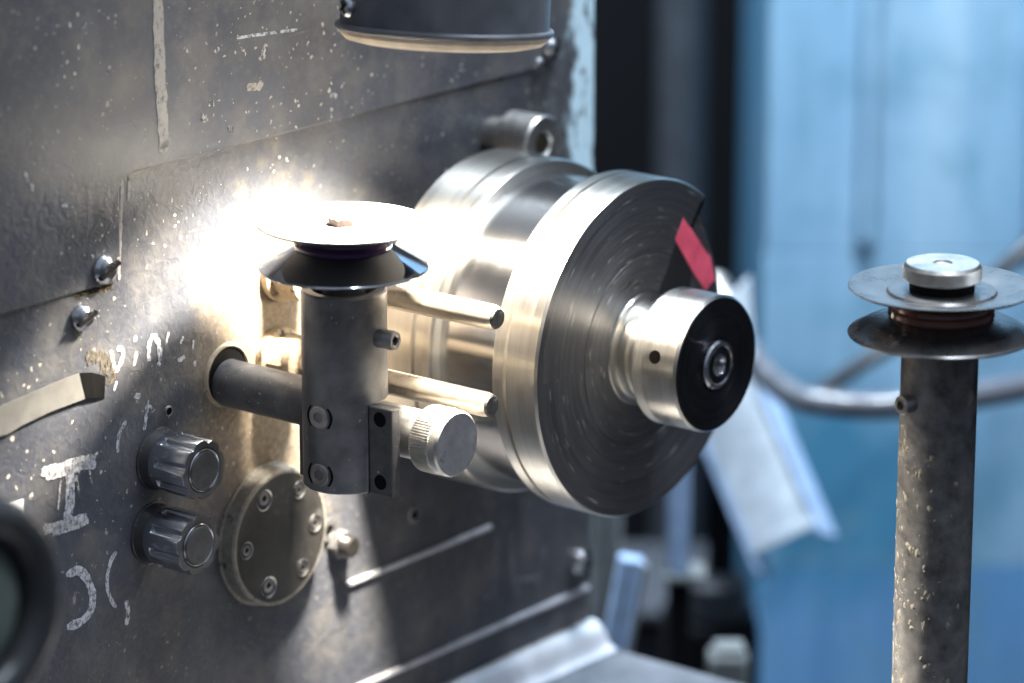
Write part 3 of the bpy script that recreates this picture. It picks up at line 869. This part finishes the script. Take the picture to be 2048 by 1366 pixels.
# scabs of crust proud of the surface
cr = bmesh.new()
random.seed(11)
for i in range(420):
    z = 0.45 + random.uniform(-0.16, 0.0)
    a = atan2(-RIGHT.y, -RIGHT.x) + random.gauss(0.30, 0.40)
    if random.random() < 0.30: a += random.uniform(0.3, 1.3)
    s = 0.0004 + 0.0013 * random.random() ** 3
    c = Vector((cos(a), sin(a), 0)) * 0.01565 + Vector((0, 0, z))
    u = Vector((-sin(a), cos(a), 0)); v = Vector((0, 0, 1)); nn = Vector((cos(a), sin(a), 0))
    k = random.randint(5, 7)
    rim = []; st = random.uniform(1, 2.4)
    for j in range(k):
        t = 2 * pi * j / k
        q = random.uniform(0.6, 1.15)
        rim.append(cr.verts.new(c + u * (cos(t) * s * q) + v * (sin(t) * s * q * st)))
    topv = cr.verts.new(c + nn * s * 0.22)
    for j in range(k): cr.faces.new((rim[j], rim[(j + 1) % k], topv))
tag(obj("crust_flakes", cr, steel("flaking_crust", (0.22, 0.20, 0.165), 0.7, 0.1, var=0.5, scale=400), pole, smooth=0), kind="stuff")

zr = RP.z - 0.0
rp_ = thing("guide_pulley", "dull flanged pulley with knurled cap and brown ring, on the right pole", "pulley", (rx, ry, 0.0062))
def zz(py): return depth_point(1885, py, 1.57).z - 0.0062
zb, zt, zk0, zk1 = zz(668), zz(567), zz(553), zz(516)
obj("spindle", lathe([(0.0080, 0.0), (0.0080, zt)], 32), M_arm, rp_)
obj("bottom_flange", lathe([(0.0120, zb - 0.0010), (0.0340, zb - 0.0014), (0.0375, zb - 0.0006), (0.0377, zb), (0.0370, zb + 0.0008), (0.0310, zb + 0.0040), (0.0215, zb + 0.0072), (0.012, zb + 0.0074)], 128), M_disc, rp_)
zg = zb + 0.0072
obj("groove_ring", lathe([(0.012, zg), (0.0212, zg + 0.0002), (0.0217, zg + 0.0010), (0.0215, zg + 0.0030), (0.0202, zg + 0.0040), (0.0200, zg + 0.0048), (0.0207, zg + 0.0062), (0.012, zg + 0.0066)], 96), M_amber, rp_)
obj("top_flange", lathe([(0.012, zt - 0.0058), (0.0210, zt - 0.0056), (0.0365, zt - 0.0012), (0.0379, zt - 0.0003), (0.0379, zt + 0.0002), (0.0366, zt + 0.0004), (0.0225, zt - 0.0022), (0.0218, zt - 0.0014), (0.0208, zt - 0.0012), (0.0100, zt - 0.0012)], 128), M_disc, rp_)
obj("neck", lathe([(0.0132, zt - 0.0014), (0.0132, zk0 + 0.0006)], 48), M_dark, rp_)
kn_rows = []
NR = 10
for i in range(NR + 1):
    z = zk0 + 0.0010 + (zk1 - zk0 - 0.0026) * i / NR
    ph = (i % 2) * pi / 90
    kn_rows.append((0.0157, z, (lambda ph: (lambda a: 1 + 0.014 * cos(90 * (a + ph))))(ph)))
obj("knurled_cap", lathe([(0.0130, zk0), (0.0150, zk0 + 0.0002)] + kn_rows + [(0.0155, zk1 - 0.0012), (0.0146, zk1), (0.0040, zk1), (0.0036, zk1 - 0.0008), (0, zk1 - 0.0008)], 360), M_knurl, rp_, smooth=0)

# ------------------------------------------------------------------ the work lamp
LP = panel(889, 57, -0.0915)
axis = (Vector((0, 0, 1)) + FWDH * 0.115 + RIGHT * 0.045).normalized()
LR = 220 * ((LP - CAM).dot(FWD)) / FPX
lamp = thing("work_lamp", "black round work lamp hanging over the wheel, its warm light shining down", "lamp", LP)
lamp.rotation_euler = axis.to_track_quat('Z', 'Y').to_euler()
B = LR * 0.955
obj("shade", lathe([(B - 0.0012, 0.0006), (B, 0.0012), (B, 0.085), (B * 0.9, 0.098), (0.02, 0.104), (0, 0.104)], 128), M_shade, lamp)
obj("lining", lathe([(B - 0.0013, 0.0006), (B - 0.0014, 0.070), (B * 0.5, 0.094), (0, 0.095)], 96), M_shade_in, lamp)
obj("rim", lathe([(LR - 0.0012 + 0.0012 * cos(t), 0.0001 + 0.0014 * sin(t)) for t in [2 * pi * k / 12 for k in range(12)]] , 128, closed=True), M_shade, lamp)
obj("rim_lip", lathe([(B - 0.002, 0.0010), (LR - 0.001, 0.0012), (LR - 0.001, -0.0008), (B - 0.002, -0.0010)], 128, closed=True), M_shade, lamp)
obj("lens_ring", lathe([(LR * 0.965, -0.0010), (LR * 0.95, -0.0030), (LR * 0.90, -0.0052), (LR * 0.80, -0.0062), (LR * 0.78, -0.0050), (LR * 0.90, -0.0035), (LR * 0.94, -0.0005)], 128), M_lens, lamp)
qinv = lamp.rotation_euler.to_matrix().inverted()
dloc = qinv @ (-RIGHT * 0.885 - FWDH * 0.46)
dloc.z = 0; dloc.normalize()
M = Matrix.Translation(Vector((dloc.x * (B - 0.001), dloc.y * (B - 0.001), 0.0085))) @ Matrix.Rotation(atan2(dloc.y, dloc.x), 4, 'Z') @ Matrix.Rotation(pi / 2, 4, 'Y')
ls = obj("lamp_screw", lathe([(0.0043, 0), (0.0043, 0.0022), (0.0034, 0.0038), (0.0016, 0.0042), (0, 0.0042)], 32, M=M), M_chrome, lamp)
cb = box(-0.0028, 0.0028, -0.0005, 0.0005, 0.0030, 0.0044)
box(-0.0005, 0.0005, -0.0028, 0.0028, 0.0030, 0.00438, bm=cb)
bmesh.ops.transform(cb, matrix=M @ Matrix.Rotation(0.5, 4, 'Z'), verts=cb.verts)
obj("cross_slot", cb, M_dark, ls, smooth=0)
obj("hanging_stem", lathe([(0.009, 0.100), (0.009, 0.60)], 28), M_shade, lamp)
bulb = bpy.data.lights.new("bulb_light", 'AREA')
bulb.shape = 'DISK'
bulb.size = 0.032
bulb.energy = 6.4
bulb.spread = radians(106)
bulb.color = (1.0, 0.90, 0.75)
bl = bpy.data.objects.new("bulb_light", bulb)
COL.objects.link(bl); bl.parent = lamp; bl.location = (0, 0, 0.004)

# ------------------------------------------------------------------ blurred handwheel, near left
hp = depth_point(-62, 1222, 1.33)
hw = thing("handwheel", "out-of-focus black handwheel with greyish disc in the lower left corner", "handwheel", hp, OUT)
obj("wheel_rim", lathe([(0.0335 + 0.0078 * cos(t), 0.0085 * sin(t)) for t in [2 * pi * k / 20 for k in range(20)]], 96, closed=True), M_rubber, hw)
obj("wheel_web", lathe([(0.0270, -0.0045), (0.0268, -0.0015), (0.0225, -0.0010)], 96), M_rubber, hw)
obj("wheel_disc", lathe([(0.0228, -0.004), (0.0224, 0.001), (0.0120, 0.0025), (0, 0.0025)], 64), M_hubgrey, hw)
obj("wheel_shaft", lathe([(0.010, hp.y), (0.010, -0.004)], 40), M_arm, hw)

# ------------------------------------------------------------------ background of the workshop
def turned_box(px, py, d, name, label, cat, parts, yaw=0.0, roll=0.0):
    """an object standing square to the aisle: local X to the right, Y away, Z up, origin at the given place"""
    p = depth_point(px, py, d)
    t = thing(name, label, cat, p)
    t.rotation_euler = (0, roll, atan2(RIGHT.y, RIGHT.x) + yaw)
    for nm, bm, mt in parts: obj(nm, bm, mt, t)
    return t


def blue_paint(name, a, b, c):
    m = Mat(name)
    v = m.noise(1.0, 5, 0.6, stretch=(16, 16, 1.6))
    g = m.noise(9, 5, 0.62)
    col = m.ramp(v, (0.30, a), (0.5, b), (0.70, c))
    col = m.mix(m.math('MULTIPLY', m.ramp(g, (0.50, 0.0), (0.70, 1.0)), 0.55), col, (0.16, 0.30, 0.45))
    x, y, z = m.xyz()
    # bracket and hose shadow painted in as teal, low left on the middle panel
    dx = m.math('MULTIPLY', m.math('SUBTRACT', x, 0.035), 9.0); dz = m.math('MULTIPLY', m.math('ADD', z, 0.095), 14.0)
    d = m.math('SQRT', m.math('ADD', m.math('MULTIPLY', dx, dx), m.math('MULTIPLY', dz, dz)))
    teal_shadow = m.math('MULTIPLY', m.math('SUBTRACT', m.math('ADD', 1.15, m.math('MULTIPLY', m.math('SUBTRACT', g, 0.5), 1.8)), d, True), 1.6, True)
    col = m.mix(m.math('MULTIPLY', teal_shadow, 0.85), col, (0.03, 0.20, 0.36))
    blot = m.noise(28, 4, 0.6, stretch=(1, 1, 0.6))
    col = m.mix(m.math('MULTIPLY', m.ramp(blot, (0.50, 0.0), (0.66, 1.0)), 0.60), col, (0.14, 0.30, 0.42))
    m.set(Base_Color=col, Roughness=0.45)
    m.bump(v, 0.5, 0.01)
    return m.m
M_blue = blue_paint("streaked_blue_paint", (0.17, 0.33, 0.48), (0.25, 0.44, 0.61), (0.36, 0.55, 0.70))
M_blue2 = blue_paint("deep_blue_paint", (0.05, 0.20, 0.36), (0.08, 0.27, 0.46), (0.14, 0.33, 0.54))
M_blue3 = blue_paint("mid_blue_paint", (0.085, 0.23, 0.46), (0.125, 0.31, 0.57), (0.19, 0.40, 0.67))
M_black = plain("black_gap", (0.007, 0.008, 0.010), 0.9, Specular_IOR_Level=0.1)
M_greycol = plain("grey_column_paint", (0.045, 0.052, 0.064), 0.5)
M_pale = plain("pale_bracket_paint", (0.40, 0.46, 0.52), 0.45)
M_palegreen = plain("pale_grey_paint", (0.13, 0.145, 0.15), 0.5)
M_hose = plain("grey_hose_rubber", (0.09, 0.10, 0.12), 0.16)
M_cable = plain("black_cable", (0.014, 0.014, 0.017), 0.4)
M_bluebar = plain("blue_bar_paint", (0.30, 0.42, 0.62), 0.4)
M_floor = plain("dark_floor", (0.05, 0.05, 0.055), 0.6)

D = 2.25
S = D / FPX
H0 = depth_point(1525, 683, D)
cabz = lambda py: (683 - py) * S / cos(TH) * 1.0
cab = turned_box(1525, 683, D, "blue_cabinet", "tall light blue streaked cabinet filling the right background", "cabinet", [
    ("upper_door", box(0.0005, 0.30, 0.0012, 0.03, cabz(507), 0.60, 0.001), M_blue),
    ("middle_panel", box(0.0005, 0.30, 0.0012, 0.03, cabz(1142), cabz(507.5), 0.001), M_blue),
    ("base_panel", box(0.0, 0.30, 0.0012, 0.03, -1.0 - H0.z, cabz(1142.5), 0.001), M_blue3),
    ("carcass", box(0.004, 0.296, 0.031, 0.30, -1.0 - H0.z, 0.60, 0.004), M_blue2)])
for x0 in (0.052, 0.150):
    obj("pressed_rib", box(x0, x0 + 0.012, -0.005, 0.001, cabz(490), 0.60, 0.003), M_blue, cab)

HC = depth_point(1358, 683, 2.55)
turned_box(1358, 683, 2.55, "grey_column", "dark grey round column in the gap between machine and blue cabinet", "column", [
    ("column_shaft", lathe([(0.0165, -0.7), (0.0165, 0.9)], 40), M_greycol), ("column_foot", lathe([(0.030, -1.0 - HC.z), (0.030, -0.98 - HC.z), (0.0165, -0.7)], 40), M_greycol)])
bw = turned_box(1400, 683, 3.0, "back_wall", None, None, [])
bpy.data.objects.remove(bw)
wallp = depth_point(1400, 683, 3.0)
wl_ = bmesh.new(); box(-2.2, 2.2, 0, 0.1, -1.2, 2.0, bm=wl_)
wo = obj("back_wall", wl_, M_black, None, loc=wallp, rot=(0, 0, atan2(RIGHT.y, RIGHT.x)), smooth=0)
tag(wo, kind="structure")
fl = bmesh.new(); box(-6, 8, -8, 6, -1.05, -1.0, bm=fl)
tag(obj("floor", fl, M_floor, None, smooth=0), kind="structure")

# sloping pale channel bracket with its leg
br = thing("channel_bracket", "pale blue-grey sloping channel bracket behind the wheel knob", "bracket", depth_point(1572, 1095, 2.12))
bzv = (depth_point(1432, 760, 2.15) - depth_point(1572, 1095, 2.12)).normalized()
bx = RIGHT * 0.88 + UP * 0.42 - FWD * 0.12
byv = bzv.cross(bx).normalized(); bx = byv.cross(bzv)
yaw = radians(-10)
bx2 = bx * cos(yaw) + byv * sin(yaw); by2 = bzv.cross(bx2)
rot_br = Matrix((bx2, by2, bzv)).transposed().to_euler()
W = 0.0225
def plate(x0, x1, y0, y1, z0, z1): return box(x0, x1, y0, y1, z0, z1, 0.0012)
for nm, bm in (("web", plate(-W + 0.003, W - 0.003, 0.003, 0.007, 0.006, 0.14)), ("side_lip", plate(-W, -W + 0.0029, 0.0, 0.026, -0.006, 0.14)),
               ("side_lip", plate(W - 0.0029, W, 0.0, 0.026, -0.002, 0.14)), ("end_fold", plate(-W + 0.003, W - 0.003, 0.0005, 0.0030, 0.004, 0.010))):
    obj(nm, bm, M_bluebar if nm == "side_lip" else M_pale, br, rot=rot_br)
def loc_br(px, py, d): return depth_point(px, py, d) - br.location
bm = bmesh.new()
gus = [loc_br(1500, 556, 2.07), loc_br(1508, 720, 2.07), loc_br(1430, 720, 2.07), loc_br(1436, 628, 2.07)]
a = [bm.verts.new(p) for p in gus]; b2 = [bm.verts.new(p + FWDH * 0.006) for p in gus]
bm.faces.new(a); bm.faces.new(b2[::-1])
for i in range(4): bm.faces.new((a[i], a[(i + 1) % 4], b2[(i + 1) % 4], b2[i]))
obj("gusset", bm, M_pale, br, smooth=0)
mp_ = loc_br(1466, 700, 2.16)
obj("mount_post", box(mp_.x - 0.006, mp_.x + 0.006, mp_.y, mp_.y + 0.012, -1.0 - br.location.z, mp_.z, 0.001), M_black, br)

lp = depth_point(1360, 1150, 2.06)
turned_box(1360, 1150, 2.06, "support_leg", "narrow blue-grey upright leg under the wheel, left of the sloping bracket", "leg", [
    ("leg_web", box(-0.0065, 0.0050, 0.0, 0.004, 0.0, 0.085, 0.001), M_bluebar), ("leg_flange", box(-0.0065, -0.0030, 0.004, 0.02, 0.0, 0.085, 0.001), M_bluebar),
    ("leg_stem", box(-0.006, 0.006, 0.006, 0.018, -0.70, -0.0042, 0.001), M_black), ("leg_foot", box(-0.008, 0.014, -0.002, 0.022, -0.004, 0.0, 0.001), M_palegreen)])
turned_box(1212, 1130, 2.12, "grey_upright", "short pale grey upright just right of the machine edge", "upright", [
    ("upright_face", box(-0.0085, 0.0085, 0, 0.02, -0.70, 0.045, 0.002), M_palegreen), ("upright_cap", box(-0.009, 0.009, -0.001, 0.021, 0.045, 0.048, 0.001), M_palegreen)])
bb = turned_box(1232, 1292, 1.98, "blue_bar", "slanted glossy blue bar standing behind the bed corner", "bar", [
    ("bar_face", box(-0.0068, 0.0060, 0, 0.010, -0.60, 0.047, 0.0015), M_bluebar), ("bar_side", box(0.0062, 0.0090, 0.002, 0.012, -0.60, 0.044, 0.001), M_palegreen)], roll=0.17)
turned_box(1432, 1235, 2.2, "dark_motor", "dark grey motor casing in shadow below the sloping bracket", "motor", [
    ("casing", lathe([(0.0, 0.0), (0.016, 0.0), (0.018, 0.004), (0.018, 0.022), (0.014, 0.026), (0, 0.026)], 40), M_greycol),
    ("casing_base", box(-0.030, 0.024, -0.020, 0.030, -0.70, 0.0, 0.004), M_black)])
turned_box(1455, 1352, 2.0, "pale_block", "small pale blurred block at the bottom edge below the bracket", "block", [
    ("block_body", box(-0.010, 0.011, 0, 0.02, -0.02, 0.010, 0.003), M_palegreen), ("block_top", box(-0.007, 0.009, 0.002, 0.018, 0.010, 0.014, 0.002), M_palegreen)])
turned_box(1330, 1395, 2.35, "dark_chest", "black chest in shadow behind the bed corner", "chest", [
    ("chest_body", box(-0.075, 0.030, 0, 0.12, -0.62, 0.050, 0.004), M_black), ("chest_lid", box(-0.078, 0.033, -0.003, 0.123, 0.050, 0.057, 0.002), M_greycol)])

# hose and cable
hz = spline([depth_point(*p) for p in ((1440, 600, 2.12), (1478, 672, 2.1), (1525, 742, 2.08), (1590, 792, 2.06), (1660, 808, 2.05), (1760, 812, 2.05), (1870, 806, 2.05), (1960, 790, 2.06), (2080, 766, 2.08), (2200, 720, 2.1))], 10)
ho = thing("rubber_hose", "thick shiny grey hose curving across the blue cabinet behind the right pole", "hose", hz[0])
obj("hose_body", tube([p - hz[0] for p in hz], 0.0072, 24), M_hose, ho)
d0 = (hz[1] - hz[0]).normalized()
obj("hose_fitting", tube([-d0 * 0.012, d0 * 0.014], 0.0092, 20), M_dull, ho)
cz = spline([depth_point(*p) for p in ((2140, 420, 2.2), (2050, 500, 2.19), (1960, 575, 2.19), (1850, 650, 2.19), (1740, 718, 2.18), (1660, 772, 2.16), (1610, 815, 2.14))], 8)
ca = thing("black_cable", "thin black cable running diagonally across the blue cabinet", "cable", cz[0])
obj("cable_sheath", tube([p - cz[0] for p in cz], 0.0046, 16), M_cable, ca)
obj("cable_clip", tube([cz[20] - cz[0], cz[22] - cz[0]], 0.0058, 14), M_greycol, ca)
